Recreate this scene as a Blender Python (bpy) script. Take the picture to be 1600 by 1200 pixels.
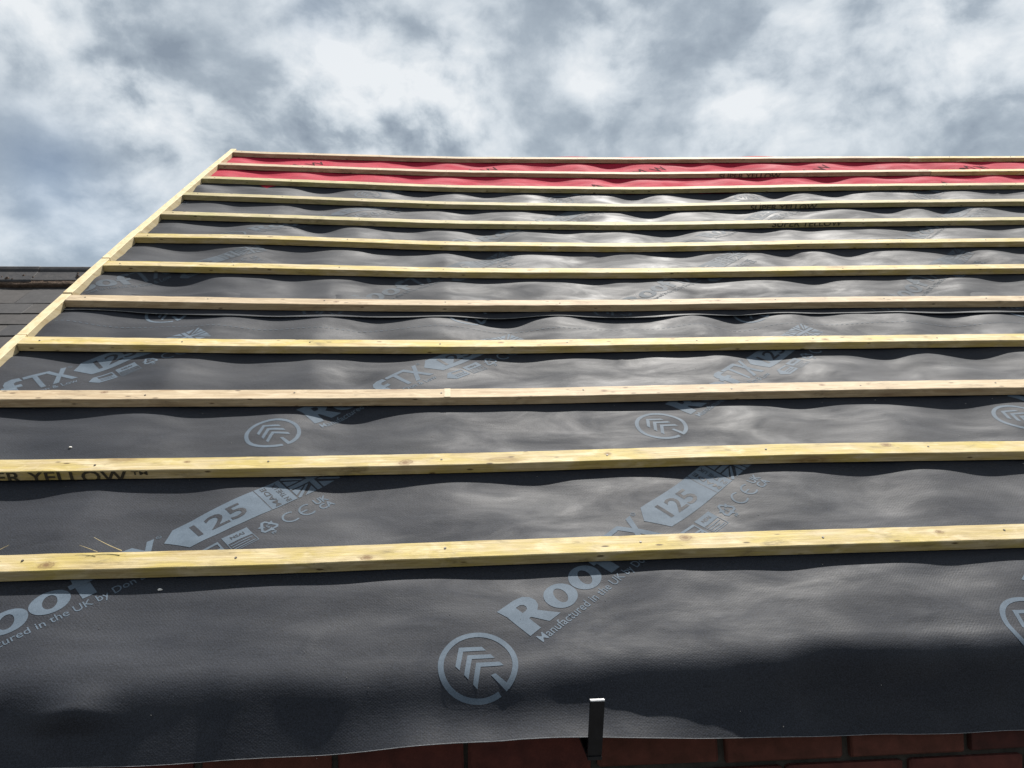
import bpy, bmesh, math, random
import numpy as np
from mathutils import Matrix, Vector

# ------------------------------------------------------------------ frame, camera, light
PITCH = math.radians(32.0)
CP, SP = math.cos(PITCH), math.sin(PITCH)
BASE = 5.6                                   # height of the roof frame's origin above the ground


def W(u, v, w):
    """roof frame (u along the eaves, v up the slope, w out of the slope) -> world"""
    return (u, v * CP - w * SP, BASE + v * SP + w * CP)


def Wn(P):
    P = np.asarray(P, float)
    return np.stack([P[:, 0], P[:, 1] * CP - P[:, 2] * SP, BASE + P[:, 1] * SP + P[:, 2] * CP], 1)


scene = bpy.context.scene
for o in list(bpy.data.objects):
    bpy.data.objects.remove(o)
col = scene.collection

yaw, pit, rol, CAM_H = -0.0866, -0.5015, -0.0305, 1.037
ca, sa = math.cos(yaw), math.sin(yaw)
cb, sb = math.cos(pit), math.sin(pit)
cc, sc = math.cos(rol), math.sin(rol)
Rz = np.array([[ca, -sa, 0], [sa, ca, 0], [0, 0, 1]])
Rx = np.array([[1, 0, 0], [0, cb, -sb], [0, sb, cb]])
Ry = np.array([[cc, 0, sc], [0, 1, 0], [-sc, 0, cc]])
CM = Rz @ Rx @ Ry                            # camera (right, forward, up) -> roof frame
RW = np.array([[1, 0, 0], [0, CP, -SP], [0, SP, CP]])
RM = RW @ CM
cam_d = bpy.data.cameras.new('camera')
cam = bpy.data.objects.new('camera', cam_d)
col.objects.link(cam)
cam_d.sensor_width = 36.0
cam_d.lens = 36.0 * 1202 / 1600
cam_d.clip_start = 0.05
cam_d.clip_end = 3000
right, fwd, up = RM[:, 0], RM[:, 1], RM[:, 2]
m = Matrix(((right[0], up[0], -fwd[0]), (right[1], up[1], -fwd[1]), (right[2], up[2], -fwd[2])))
cam.matrix_world = Matrix.Translation(W(0, 0, CAM_H)) @ m.to_4x4()
scene.camera = cam

SUN_EL, SUN_AZ = math.radians(63.0), math.radians(32.0)      # azimuth from +Y (up the slope) towards +X
sun_d = bpy.data.lights.new('sun', 'SUN')
sun_d.energy = 5.0
sun_d.angle = math.radians(0.6)
sun_d.color = (1.0, 0.96, 0.90)
sun = bpy.data.objects.new('sun', sun_d)
col.objects.link(sun)
sdir = Vector((math.sin(SUN_AZ) * math.cos(SUN_EL), math.cos(SUN_AZ) * math.cos(SUN_EL), math.sin(SUN_EL)))
sun.rotation_euler = sdir.to_track_quat('Z', 'Y').to_euler()

world = bpy.data.worlds.new('World')
scene.world = world
world.use_nodes = True


def build_world():
    nt = world.node_tree
    nt.nodes.clear()
    N, L = nt.nodes.new, nt.links.new

    def math_(op, a, b=None):
        n = N('ShaderNodeMath'); n.operation = op
        for k, x in enumerate((a, b)):
            if x is None: continue
            if isinstance(x, (int, float)): n.inputs[k].default_value = x
            else: L(x, n.inputs[k])
        return n.outputs[0]
    out = N('ShaderNodeOutputWorld')
    sky = N('ShaderNodeTexSky'); sky.sky_type = 'NISHITA'; sky.sun_disc = False
    sky.sun_elevation = SUN_EL; sky.sun_rotation = SUN_AZ
    bsky = N('ShaderNodeBackground'); bsky.inputs[1].default_value = 0.07
    L(sky.outputs[0], bsky.inputs[0])
    tc = N('ShaderNodeTexCoord')
    sep = N('ShaderNodeSeparateXYZ'); L(tc.outputs['Generated'], sep.inputs[0])
    mp = N('ShaderNodeMapping'); mp.inputs['Location'].default_value = CLOUD_OFF
    mp.inputs['Scale'].default_value = (1.0, 1.0, 1.35)
    L(tc.outputs['Generated'], mp.inputs[0])

    def noise(vec, scale, detail, rough, off=(0, 0, 0), out='Fac'):
        m2 = N('ShaderNodeMapping'); m2.inputs['Location'].default_value = off; L(vec, m2.inputs[0])
        n = N('ShaderNodeTexNoise'); n.noise_dimensions = '3D'
        n.inputs['Scale'].default_value = scale; n.inputs['Detail'].default_value = detail
        n.inputs['Roughness'].default_value = rough
        L(m2.outputs[0], n.inputs['Vector'])
        return n.outputs[out]

    def vmath(op, a, b):
        n = N('ShaderNodeVectorMath'); n.operation = op
        for k, x in enumerate((a, b)):
            if isinstance(x, tuple): n.inputs[k].default_value = x
            else: L(x, n.inputs[k])
        return n.outputs['Value'] if op == 'DOT_PRODUCT' else n.outputs[0]
    wv = vmath('SUBTRACT', noise(mp.outputs[0], 3.2, 3.0, 0.5, (1.7, 4.1, 2.2), 'Color'), (.5, .5, .5))
    w2 = vmath('SUBTRACT', noise(mp.outputs[0], 11.0, 6.0, 0.58, (5.7, 0.1, 9.2), 'Color'), (.5, .5, .5))
    P = vmath('ADD', mp.outputs[0], vmath('MULTIPLY', wv, (.11, .11, .11)))
    P = vmath('ADD', P, vmath('MULTIPLY', w2, (.005, .005, .005)))
    n0 = noise(P, 3.6, 2.0, 0.45)
    f = math_('MULTIPLY', math_('SUBTRACT', n0, .5), 0.70)
    # cloud banks: direction, half width in degrees, lightness
    D = vmath('ADD', tc.outputs['Generated'], vmath('MULTIPLY', wv, (.06, .06, .06)))
    D = vmath('ADD', D, vmath('MULTIPLY', w2, (.035, .035, .035)))
    nrm = N('ShaderNodeVectorMath'); nrm.operation = 'NORMALIZE'; L(D, nrm.inputs[0]); D = nrm.outputs[0]
    for az, el, wd, am in BANKS:
        az, el = math.radians(az), math.radians(el)
        d = (math.sin(az) * math.cos(el), math.cos(az) * math.cos(el), math.sin(el))
        k = 1.0 / math.radians(wd) ** 2
        g_ = math_('POWER', math.e, math_('MULTIPLY', math_('SUBTRACT', vmath('DOT_PRODUCT', D, d), 1.0), k))
        f = math_('ADD', f, math_('MULTIPLY', g_, am * 1.15))
    # crisp lumps where the bank is light, soft grey where it is dark; lumps are lighter on the sun's side
    p0 = noise(P, 8.4, 10.0, 0.60, (8.3, 2.9, 6.1)); p1 = noise(P, 8.4, 2.0, 0.5, (8.3 - .012, 2.9 - .015, 6.1 - .050))
    det = math_('ADD', math_('MULTIPLY', math_('SUBTRACT', p0, p1), 1.8), math_('MULTIPLY', math_('SUBTRACT', p0, .5), 0.75))
    gain = math_('ADD', math_('MULTIPLY', math_('MINIMUM', math_('MAXIMUM', math_('ADD', f, .22), 0.0), .55), 1.5), .40)
    q0 = noise(P, 21.0, 6.0, 0.55, (1.3, 5.9, 4.1)); q1 = noise(P, 21.0, 1.5, 0.5, (1.3 - .008, 5.9 - .010, 4.1 - .028))
    det = math_('ADD', det, math_('MULTIPLY', math_('SUBTRACT', q0, q1), 0.8))
    f = math_('ADD', f, math_('MULTIPLY', det, gain))
    cover = 0.95
    for az, el, wd, am in GAPS:
        az, el = math.radians(az), math.radians(el)
        d = (math.sin(az) * math.cos(el), math.cos(az) * math.cos(el), math.sin(el))
        g_ = math_('POWER', math.e, math_('MULTIPLY', math_('SUBTRACT', vmath('DOT_PRODUCT', D, d), 1.0), 1.0 / math.radians(wd) ** 2))
        cover = math_('SUBTRACT', cover, math_('MULTIPLY', g_, am * .45))
    ramp = N('ShaderNodeValToRGB')
    e = ramp.color_ramp.elements
    f = math_("ADD", math_("MULTIPLY", f, 1.0), 0.51)
    e[0].position = 0.0; e[0].color = (0.25, 0.30, 0.36, 1)
    e[1].position = 1.0; e[1].color = (0.84, 0.87, 0.89, 1)
    for pos, c in ((0.33, (0.385, 0.445, 0.505, 1)), (0.50, (0.52, 0.58, 0.635, 1)), (0.68, (0.66, 0.715, 0.76, 1))):
        k = e.new(pos); k.color = c
    L(f, ramp.inputs[0])
    bcl = N('ShaderNodeBackground'); bcl.inputs[1].default_value = 0.53
    L(ramp.outputs[0], bcl.inputs[0])
    mix = N('ShaderNodeMixShader'); L(cover, mix.inputs[0])
    L(bsky.outputs[0], mix.inputs[1]); L(bcl.outputs[0], mix.inputs[2])
    L(mix.outputs[0], out.inputs[0])


CLOUD_OFF = (0.0, 0.0, 0.0)
BANKS = [(-16.8, 26.2, 4.2, -0.16), (-26.9, 23.5, 3.5, 0.16), (-27.6, 19.4, 3.0, -0.18), (-21.2, 21.9, 2.4, 0.20), (-23.1, 15.7, 5.0, 0.10), (-8.3, 22.5, 3.0, 0.20), (-3.0, 27.3, 2.2, -0.12), (-0.6, 24.5, 2.4, 0.24), (6.2, 23.7, 3.0, -0.16), (11.6, 26.3, 2.4, 0.18), (7.7, 28.5, 2.8, -0.10), (20.4, 24.3, 3.0, -0.18), (21.2, 21.7, 2.0, 0.22), (29.0, 23.0, 2.2, -0.12), (35.1, 22.9, 4.2, 0.16), (32.3, 18.3, 2.4, -0.16), (15.2, 20.4, 2.6, -0.12), (-5.0, 20.8, 3.2, 0.10), (-27.5, 14.0, 2.4, -0.06), (16.4, 28.2, 2.2, -0.08), (38.1, 18.5, 3.0, -0.08)]
GAPS = [(-26.4, 14.1, 3.2, 0.38), (-27.6, 17.7, 2.0, 0.30), (-20.4, 12.7, 2.4, 0.25), (-10.1, 28.3, 1.6, 0.15)]
build_world()

vs = scene.view_settings
vs.view_transform = 'Standard'
vs.look = 'None'
vs.exposure = 0.95
vs.gamma = 1.0
vs.use_curve_mapping = False

# ------------------------------------------------------------------ numeric helpers


def _hash(ix, iy, seed):
    n = (ix.astype(np.int64) * 374761393 + iy.astype(np.int64) * 668265263 + seed * 974634777) & 0xFFFFFFFF
    n = ((n ^ (n >> 13)) * 1274126177) & 0xFFFFFFFF
    n = n ^ (n >> 16)
    return (n & 0xFFFF) / 65535.0


def gnoise(x, y, seed=0):
    """gradient noise, about -0.7..0.7"""
    x = np.asarray(x, float); y = np.asarray(y, float)
    x, y = np.broadcast_arrays(x, y)
    ix, iy = np.floor(x), np.floor(y)
    fx, fy = x - ix, y - iy
    sx = fx * fx * fx * (fx * (fx * 6 - 15) + 10); sy = fy * fy * fy * (fy * (fy * 6 - 15) + 10)

    def g(a, b):
        t = _hash(ix + a, iy + b, seed) * 2 * np.pi
        return np.cos(t) * (fx - a) + np.sin(t) * (fy - b)
    n0 = g(0, 0) * (1 - sx) + g(1, 0) * sx
    n1 = g(0, 1) * (1 - sx) + g(1, 1) * sx
    return n0 * (1 - sy) + n1 * sy


def smooth(a, b, x):
    t = np.clip((np.asarray(x, float) - a) / (b - a), 0, 1)
    return t * t * (3 - 2 * t)


# ------------------------------------------------------------------ scene helpers


def tag(o, label=None, cat=None, group=None, kind=None):
    if label: o['label'] = label
    if cat: o['category'] = cat
    if group: o['group'] = group
    if kind: o['kind'] = kind
    return o


def empty(name, loc=(0, 0, 0)):
    o = bpy.data.objects.new(name, None)
    o.location = loc
    o.empty_display_size = 0.05
    col.objects.link(o)
    return o


def link(name, me, mat=None, parent=None, smooth_=False):
    o = bpy.data.objects.new(name, me)
    col.objects.link(o)
    if mat is not None and not me.materials: me.materials.append(mat)
    if parent is not None:
        o.parent = parent
        o.matrix_parent_inverse = Matrix.Translation(parent.location).inverted()
    if smooth_:
        me.polygons.foreach_set('use_smooth', [True] * len(me.polygons))
    return o


def grid_mesh(name, P, nu, nv, keep=None):
    """P (nv*nu,3) world points, rows of nu"""
    a = np.arange((nv - 1) * nu).reshape(nv - 1, nu)[:, :-1].ravel()
    F = np.stack([a, a + 1, a + nu + 1, a + nu], 1)
    if keep is not None: F = F[keep]
    me = bpy.data.meshes.new(name)
    me.vertices.add(len(P)); me.vertices.foreach_set('co', np.asarray(P, np.float32).ravel())
    me.loops.add(F.size); me.loops.foreach_set('vertex_index', F.ravel().astype(np.int32))
    me.polygons.add(len(F))
    me.polygons.foreach_set('loop_start', np.arange(0, F.size, 4, dtype=np.int32))
    me.polygons.foreach_set('loop_total', np.full(len(F), 4, np.int32))
    me.update(calc_edges=True)
    return me


def py_mesh(name, V, F):
    me = bpy.data.meshes.new(name)
    me.from_pydata([tuple(map(float, v)) for v in V], [], [tuple(int(i) for i in f) for f in F])
    me.update()
    return me


class MB:
    def __init__(s): s.V, s.F = [], []

    def add(s, V, F):
        b = len(s.V); s.V += [tuple(v) for v in V]; s.F += [tuple(i + b for i in f) for f in F]

    def box(s, x0, x1, y0, y1, z0, z1, fn=None):
        V = [(x, y, z) for z in (z0, z1) for y in (y0, y1) for x in (x0, x1)]
        if fn: V = [fn(*v) for v in V]
        s.add(V, [(0, 2, 3, 1), (4, 5, 7, 6), (0, 1, 5, 4), (2, 6, 7, 3), (0, 4, 6, 2), (1, 3, 7, 5)])

    def mesh(s, name): return py_mesh(name, s.V, s.F)


# ------------------------------------------------------------------ materials


class Mat:
    def __init__(s, name):
        s.m = bpy.data.materials.new(name); s.m.use_nodes = True
        s.nt = s.m.node_tree; s.b = s.nt.nodes['Principled BSDF']

    def n(s, t, **kw):
        x = s.nt.nodes.new(t)
        for k, v in kw.items(): setattr(x, k, v)
        return x

    def L(s, a, b): s.nt.links.new(a, b)

    def coord(s, kind='Object', scale=(1, 1, 1), loc=(0, 0, 0), rot=(0, 0, 0)):
        tc = s.n('ShaderNodeTexCoord'); mp = s.n('ShaderNodeMapping')
        mp.inputs['Scale'].default_value = scale; mp.inputs['Location'].default_value = loc
        mp.inputs['Rotation'].default_value = rot
        s.L(tc.outputs[kind], mp.inputs[0]); return mp.outputs[0]

    def noise(s, vec, scale, detail=4, rough=.5, dist=0.):
        n = s.n('ShaderNodeTexNoise')
        n.inputs['Scale'].default_value = scale; n.inputs['Detail'].default_value = detail
        n.inputs['Roughness'].default_value = rough; n.inputs['Distortion'].default_value = dist
        s.L(vec, n.inputs['Vector']); return n.outputs['Fac']

    def ramp(s, fac, stops, interp='LINEAR'):
        r = s.n('ShaderNodeValToRGB'); r.color_ramp.interpolation = interp
        e = r.color_ramp.elements
        e[0].position, e[0].color = stops[0][0], tuple(stops[0][1]) + (1,)
        e[1].position, e[1].color = stops[-1][0], tuple(stops[-1][1]) + (1,)
        for p, c in stops[1:-1]:
            k = e.new(p); k.color = tuple(c) + (1,)
        s.L(fac, r.inputs[0]); return r.outputs[0]

    def mix(s, fac, a, b, mode='MIX'):
        m_ = s.n('ShaderNodeMix', data_type='RGBA', blend_type=mode)
        for sock, x in ((m_.inputs[0], fac), (m_.inputs[6], a), (m_.inputs[7], b)):
            if isinstance(x, (int, float)): sock.default_value = x
            elif isinstance(x, tuple): sock.default_value = x + (1,)
            else: s.L(x, sock)
        return m_.outputs[2]

    def math(s, op, a, b=None):
        n = s.n('ShaderNodeMath', operation=op)
        for k, x in enumerate((a, b)):
            if x is None: continue
            if isinstance(x, (int, float)): n.inputs[k].default_value = x
            else: s.L(x, n.inputs[k])
        return n.outputs[0]

    def bump(s, h, strength=.3, dist=.001, prev=None):
        b = s.n('ShaderNodeBump'); b.inputs['Strength'].default_value = strength
        b.inputs['Distance'].default_value = dist; s.L(h, b.inputs['Height'])
        if prev is not None: s.L(prev, b.inputs['Normal'])
        return b.outputs[0]

    def set(s, **kw):
        for k, v in kw.items():
            sock = s.b.inputs[k.replace('_', ' ')]
            if isinstance(v, (int, float)): sock.default_value = v
            elif isinstance(v, tuple): sock.default_value = v + (1,) if len(v) == 3 and sock.type == 'RGBA' else v
            else: s.L(v, sock)
        return s


ROOF_ROT = (-PITCH, 0, 0)          # brings world points back to the roof frame inside materials


def membrane_material(name, dark, light, rough, spec=.29):
    M = Mat(name)
    c = M.coord('Object', rot=ROOF_ROT)
    streak = M.coord('Object', rot=ROOF_ROT, scale=(0.35, 1.6, 1))
    n1 = M.noise(streak, 9, 6, .6, .4)
    n2 = M.noise(c, 420, 2, .6)
    colr = M.ramp(n1, [(.3, dark), (.7, light)])
    colr = M.mix(.36, colr, M.ramp(n2, [(.35, (0, 0, 0)), (.7, tuple(x * 2.6 for x in light))]))
    # woven tape: two crossing sets of fine ribs
    w1 = M.n('ShaderNodeTexWave', wave_type='BANDS', bands_direction='DIAGONAL'); w1.inputs['Scale'].default_value = 95
    w1.inputs['Distortion'].default_value = .6
    M.L(c, w1.inputs['Vector'])
    c2 = M.coord('Object', rot=ROOF_ROT, scale=(-1, 1, 1))
    w2 = M.n('ShaderNodeTexWave', wave_type='BANDS', bands_direction='DIAGONAL'); w2.inputs['Scale'].default_value = 95
    w2.inputs['Distortion'].default_value = .6
    M.L(c2, w2.inputs['Vector'])
    weave = M.math('MULTIPLY', w1.outputs['Fac'], w2.outputs['Fac'])
    b1 = M.bump(weave, .16, .0006)
    fine = M.noise(streak, 130, 4, .7, .3)
    b2 = M.bump(M.noise(c, 260, 3, .7), .30, .0010, M.bump(fine, .34, .0014, b1))
    rg = M.ramp(M.noise(M.coord('Object', rot=ROOF_ROT, scale=(.55, 1.3, 1)), 8, 6, .6, .6), [(.3, (rough - .11,) * 3), (.7, (rough + .13,) * 3)])
    M.set(Base_Color=colr, Roughness=rg, Normal=b2, Specular_IOR_Level=spec)
    return M.m


MEMB = membrane_material('black_membrane', (.0050, .0066, .0110), (.0135, .0160, .0225), .70)
RED = membrane_material('red_membrane', (.215, .005, .018), (.29, .011, .031), .85, .18)


def ink_material(name, c0, c1, rough=.5, spec=.4):
    M = Mat(name)
    n = M.noise(M.coord('Object', rot=ROOF_ROT), 26, 6, .7)
    n2 = M.noise(M.coord('Object', rot=ROOF_ROT), 500, 2, .6)
    M.set(Base_Color=M.mix(.35, M.ramp(n, [(.3, c0), (.7, c1)]), M.ramp(n2, [(.3, tuple(x * .4 for x in c0)), (.7, c1)])),
          Roughness=rough, Specular_IOR_Level=spec)
    return M.m


INK = ink_material('grey_blue_print', (.058, .080, .106), (.094, .123, .157), .74, .2)
INK_FAINT = ink_material('faint_print', (.028, .038, .050), (.058, .075, .095), .74, .22)
INK_BLACK = ink_material('black_print', (.03, .006, .008), (.06, .012, .014), .95, .1)
STAMP = ink_material('dark_stamp_ink', (.03, .026, .016), (.06, .05, .03), .7)


def wood_material(name, pale, mid, stain, knot, green=None, seed=0., knots=()):
    M = Mat(name)
    g = M.coord('Object', rot=ROOF_ROT, scale=(1, 14, 14), loc=(seed * 3.7, seed, seed * 1.3))
    g2 = M.coord('Object', rot=ROOF_ROT, scale=(1, 4, 4), loc=(seed * 1.7, seed * 2.1, 0))
    long_ = M.noise(g, 4.5, 6, .62, .6)
    col_ = M.ramp(long_, [(.28, stain), (.45, mid), (.68, pale)])
    patch = M.noise(g2, 6.5, 5, .6)
    if green:
        col_ = M.mix(M.ramp(patch, [(.44, (0, 0, 0)), (.62, (.85, .85, .85))]), col_, green)
    blot = M.noise(M.coord('Object', rot=ROOF_ROT, scale=(1, 2.2, 2.2), loc=(seed * 2.9, 1.3, 0)), 13, 5, .6, .5)
    col_ = M.mix(M.ramp(blot, [(.52, (0, 0, 0)), (.70, (.7, .7, .7))]), col_, tuple(min(1., x * 1.13 + .03) for x in pale))
    # grubby handling marks
    dirt = M.noise(M.coord('Object', rot=ROOF_ROT, scale=(1, 3, 3), loc=(seed, 5, 0)), 11, 8, .72, .3)
    col_ = M.mix(M.ramp(dirt, [(.53, (0, 0, 0)), (.60, (.22, .22, .22)), (.68, (.75, .75, .75))]), col_, tuple(x * .36 for x in mid))
    # knots: sparse cells stretched across the grain
    kv = M.coord('Object', rot=ROOF_ROT, scale=(2.6, 9, 9), loc=(seed * 5.3, seed * .7, seed * .9))
    vo = M.n('ShaderNodeTexVoronoi', feature='F1'); vo.inputs['Scale'].default_value = 1.0
    M.L(kv, vo.inputs['Vector'])
    kd = vo.outputs['Distance']
    kn = M.math('ADD', kd, M.math('MULTIPLY', M.noise(kv, 5, 3), .06))
    col_ = M.mix(M.ramp(kn, [(.05, (.9, .9, .9)), (.085, (.35, .35, .35)), (.105, (.65, .65, .65)), (.15, (.2, .2, .2)), (.24, (0, 0, 0))]), col_, knot)
    for (ku, kv_, kr) in knots:
        sub = M.n('ShaderNodeVectorMath', operation='SUBTRACT'); sub.inputs[1].default_value = (ku, kv_ + BASE * SP, 0)
        M.L(M.coord('Object', rot=ROOF_ROT), sub.inputs[0])
        mu = M.n('ShaderNodeVectorMath', operation='MULTIPLY'); mu.inputs[1].default_value = (.62 / kr, 1 / kr, 0)
        M.L(sub.outputs[0], mu.inputs[0])
        ln = M.n('ShaderNodeVectorMath', operation='LENGTH'); M.L(mu.outputs[0], ln.inputs[0])
        dist_ = M.math('ADD', ln.outputs['Value'], M.math('MULTIPLY', M.math('SUBTRACT', M.noise(M.coord('Object', rot=ROOF_ROT), 90, 4, .6), .5), .7))
        col_ = M.mix(M.ramp(dist_, [(.18, (.95, .95, .95)), (.42, (.45, .45, .45)), (.50, (.85, .85, .85)), (.60, (.25, .25, .25)), (.95, (0, 0, 0))]), col_, knot)
    # small dark pits and splits
    pv = M.coord('Object', rot=ROOF_ROT, scale=(13, 40, 40), loc=(seed * 2.3, seed * 1.9, 0))
    vp = M.n('ShaderNodeTexVoronoi', feature='F1'); vp.inputs['Scale'].default_value = 1.0
    M.L(pv, vp.inputs['Vector'])
    col_ = M.mix(M.ramp(vp.outputs['Distance'], [(.07, (.9, .9, .9)), (.13, (0, 0, 0))]), col_, tuple(x * .3 for x in knot))
    fibre = M.noise(M.coord('Object', rot=ROOF_ROT, scale=(3.5, 95, 95), loc=(seed, seed, 0)), 3.2, 5, .65, .25)
    col_ = M.mix(M.ramp(fibre, [(.38, (.42, .42, .42)), (.60, (0, 0, 0))]), col_, tuple(x * .62 for x in stain))
    saw = M.noise(M.coord('Object', rot=ROOF_ROT, scale=(40, 260, 260)), 3, 3, .6)
    b = M.bump(saw, .35, .0012)
    b = M.bump(long_, .35, .002, b)
    M.set(Base_Color=col_, Roughness=.72, Normal=b, Specular_IOR_Level=.3)
    return M.m


YEL = dict(pale=(0.517, 0.433, 0.274), mid=(0.441, 0.350, 0.179), stain=(0.289, 0.205, 0.076), knot=(0.152, 0.084, 0.034), green=(0.426, 0.334, 0.095))
PNK = dict(pale=(.455, .370, .250), mid=(.370, .285, .180), stain=(.265, .180, .100), knot=(.130, .068, .036), green=None)
OLV = dict(pale=(0.426, 0.357, 0.228), mid=(0.350, 0.289, 0.156), stain=(0.251, 0.198, 0.087), knot=(0.129, 0.076, 0.034), green=(0.334, 0.304, 0.129))


def plain(name, c0, c1, scale, rough=.8, bump=.3, bdist=.003, spec=.4, detail=6, metal=0.):
    M = Mat(name)
    n = M.noise(M.coord('Object'), scale, detail, .62, .2)
    M.set(Base_Color=M.ramp(n, [(.3, c0), (.7, c1)]), Roughness=rough, Normal=M.bump(n, bump, bdist), Specular_IOR_Level=spec, Metallic=metal)
    return M.m


# ------------------------------------------------------------------ the sagging roof surface
G0, GAUGE, NB = 1.2243, 0.325, 12
VERGE = -1.288
# how far the old roof rises or dips out of the true plane at each batten (u, millimetres)
SAG = {
    1: [(-1.3, -4), (-.88, -4), (-.40, -5.5), (.12, .6), (.66, 5.5), (1.23, 6.5), (2.2, 5), (4, 0)],
    2: [(-1.3, 3), (-1.05, 1.5), (-.47, -4), (.14, -3), (.78, 8), (1.45, 3), (2.4, 4), (4, 0)],
    3: [(-1.3, 6), (-1.21, 5), (-.54, -3.5), (.16, -8), (.9, 1), (1.68, 3), (2.6, 4), (4, 0)],
    4: [(-1.29, 10), (-.60, -5.5), (.18, -14), (1.01, -6), (1.89, -2.5), (2.8, 0), (4.2, 0)],
    5: [(-1.27, 13), (-.67, -2), (-.02, -12), (.66, -12), (1.38, -2), (2.12, -1), (3, 0), (4.5, 0)],
    6: [(-1.29, 16), (-.75, 7), (-.02, -11.5), (.73, -14), (1.53, -2), (2.36, 5.5), (3.2, 6), (4.5, 0)],
    7: [(-1.29, 18), (-.82, 14), (-.02, -13.5), (.80, -18.5), (1.67, 0), (2.6, 12), (3.4, 12), (5, 0)],
    8: [(-1.29, 18), (-.89, 7), (-.02, -19.5), (.87, -24), (1.82, -3), (2.82, 12.5), (3.6, 12), (5, 0)],
    9: [(-1.29, 17), (-.96, 7.5), (-.02, -22), (.93, -28), (1.96, -2), (3.05, 15), (4, 14), (6, 0)],
    10: [(-1.29, 16), (-1.03, 8), (-.02, -22.5), (1.01, -25), (2.12, 2), (3.29, 20), (4.4, 18), (6, 5)],
    11: [(-1.29, 13), (-1.1, 5.5), (-.02, -19), (1.08, -21), (2.26, 2.5), (3.53, 25), (4.6, 22), (6, 5)],
    12: [(-1.29, 10), (-1.16, 2), (-.02, -15), (1.16, -7), (2.43, 14), (3.79, 33), (4.8, 30), (6, 10)],
}
UK = np.linspace(-1.6, 7.0, 173)


def _spline(pts):
    x = np.array([p[0] for p in pts]); y = np.array([p[1] for p in pts]) * .001
    r = np.interp(UK, x, y)
    k = np.exp(-np.linspace(-2, 2, 13) ** 2); k /= k.sum()
    return np.convolve(np.pad(r, 6, mode='edge'), k, mode='valid')


SAGT = np.array([_spline(SAG[i]) for i in range(1, NB + 1)])


def sag(u, v):
    u, v = np.broadcast_arrays(np.asarray(u, float), np.asarray(v, float))
    r = np.clip((v - G0) / GAUGE, 0, NB - 1 - 1e-6)
    i = np.floor(r).astype(int); f = r - i; f = f * f * (3 - 2 * f)
    c = np.clip((u - UK[0]) / (UK[1] - UK[0]), 0, len(UK) - 1.001)
    j = np.floor(c).astype(int); h = c - j
    a = SAGT[i, j] * (1 - h) + SAGT[i, j + 1] * h
    b = SAGT[np.minimum(i + 1, NB - 1), j] * (1 - h) + SAGT[np.minimum(i + 1, NB - 1), j + 1] * h
    return a * (1 - f) + b * f


TH = 0.025           # batten thickness; w = 0 is the plane of the batten tops
RAFTER0, RAFTER = 0.37, 0.40


def drape(u, v, amp, seed, wr=1.0, fold=1.0):
    """how far the sheet hangs below the undersides of the battens"""
    ph = (u - RAFTER0) / RAFTER + 0.34 * gnoise(u * 1.9, v * 2.6, seed + 1)
    rows = (v - G0 + .025) / GAUGE
    below = np.ceil(rows) - rows                                     # 0 under a batten, growing down the slope
    near = np.minimum(below, 1 - below) * GAUGE                      # metres to the nearest batten's centre line
    free = .22 + .78 * smooth(.018, .105, near)                      # held up under the battens
    belly = .62 * (.5 - .5 * np.cos(2 * np.pi * ph)) + .38 * np.abs(np.sin(np.pi * ph)) ** 1.2
    var = 0.80 + 1.25 * gnoise(u * 2.3 + 3.3, v * 3.1, seed + 2)
    d = amp * belly * np.clip(var, .12, 1.7) * free
    between = np.sin(np.pi * rows) ** 2
    d = d - .45 * amp * between * (1 - belly) * (.5 + 1.5 * gnoise(u * 2.7, v * 3.7, seed + 3))
    d = d - .0035 * np.exp(-((v - 1.13) / .07) ** 2) + .006 * fold * free * gnoise(u * 5.2 + v * 3.4, v * 6.5 - u * 1.0, seed + 8)
    # soft dents, long shallow wrinkles and fine puckers
    w = 5.5 * gnoise(u * 3.1 + 1.1 * v, v * 5.0, seed + 4) + 4.4 * gnoise(u * 6.3 - 2.1 * v, v * 8.5 + u, seed + 9)
    w = w + 3.0 * gnoise(u * 4.5 + 2.0 * v, v * 14.0 - u * 1.3, seed + 5)
    w = w + 1.15 * gnoise(u * 9.0 - v * 3.0, v * 31.0 + u * 2.4, seed + 6)
    w = w + .16 * gnoise(u * 19.0 + v * 9.0, v * 66.0 - u * 7.0, seed + 7)
    return d + .001 * wr * w - creases(u, v)


_rc = random.Random(21)
CREASES = [(.60, 1.060, .69, 1.052, .0016, .006), (.40, 1.13, .47, 1.145, .0012, .006), (-.27, .97, -.25, 1.02, .0018, .009), (.86, .985, .90, 1.01, .0016, .007), (.36, 1.00, .42, .985, .0022, .010)]
for _k in range(70):
    _u, _v = _rc.uniform(-1.2, 3.2), _rc.uniform(1.02, 4.7)
    _a, _l = _rc.choice((_rc.uniform(-.35, .35), _rc.uniform(-.9, .9), _rc.uniform(1.2, 1.9))), _rc.uniform(.04, .17)
    CREASES.append((_u, _v, _u + _l * math.cos(_a), _v + _l * math.sin(_a), _rc.uniform(-.0028, .0034), _rc.uniform(.006, .011)))


def creases(u, v):
    """pinched folds: short straight ridges that die away at both ends"""
    r = np.zeros(np.broadcast(u, v).shape)
    for (a, b, c, d, h, w) in CREASES:
        l = math.hypot(c - a, d - b); ex, ey = (c - a) / l, (d - b) / l
        m_ = (np.abs(u - (a + c) / 2) < .2) & (np.abs(v - (b + d) / 2) < .2)
        if not m_.any(): continue
        x = (u[m_] - a) * ex + (v[m_] - b) * ey; y = -(u[m_] - a) * ey + (v[m_] - b) * ex
        t = np.clip(x / l, 0, 1); end = np.sin(np.pi * t)
        r[m_] += h * end * np.exp(-np.abs(y) / w)
    return r


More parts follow.
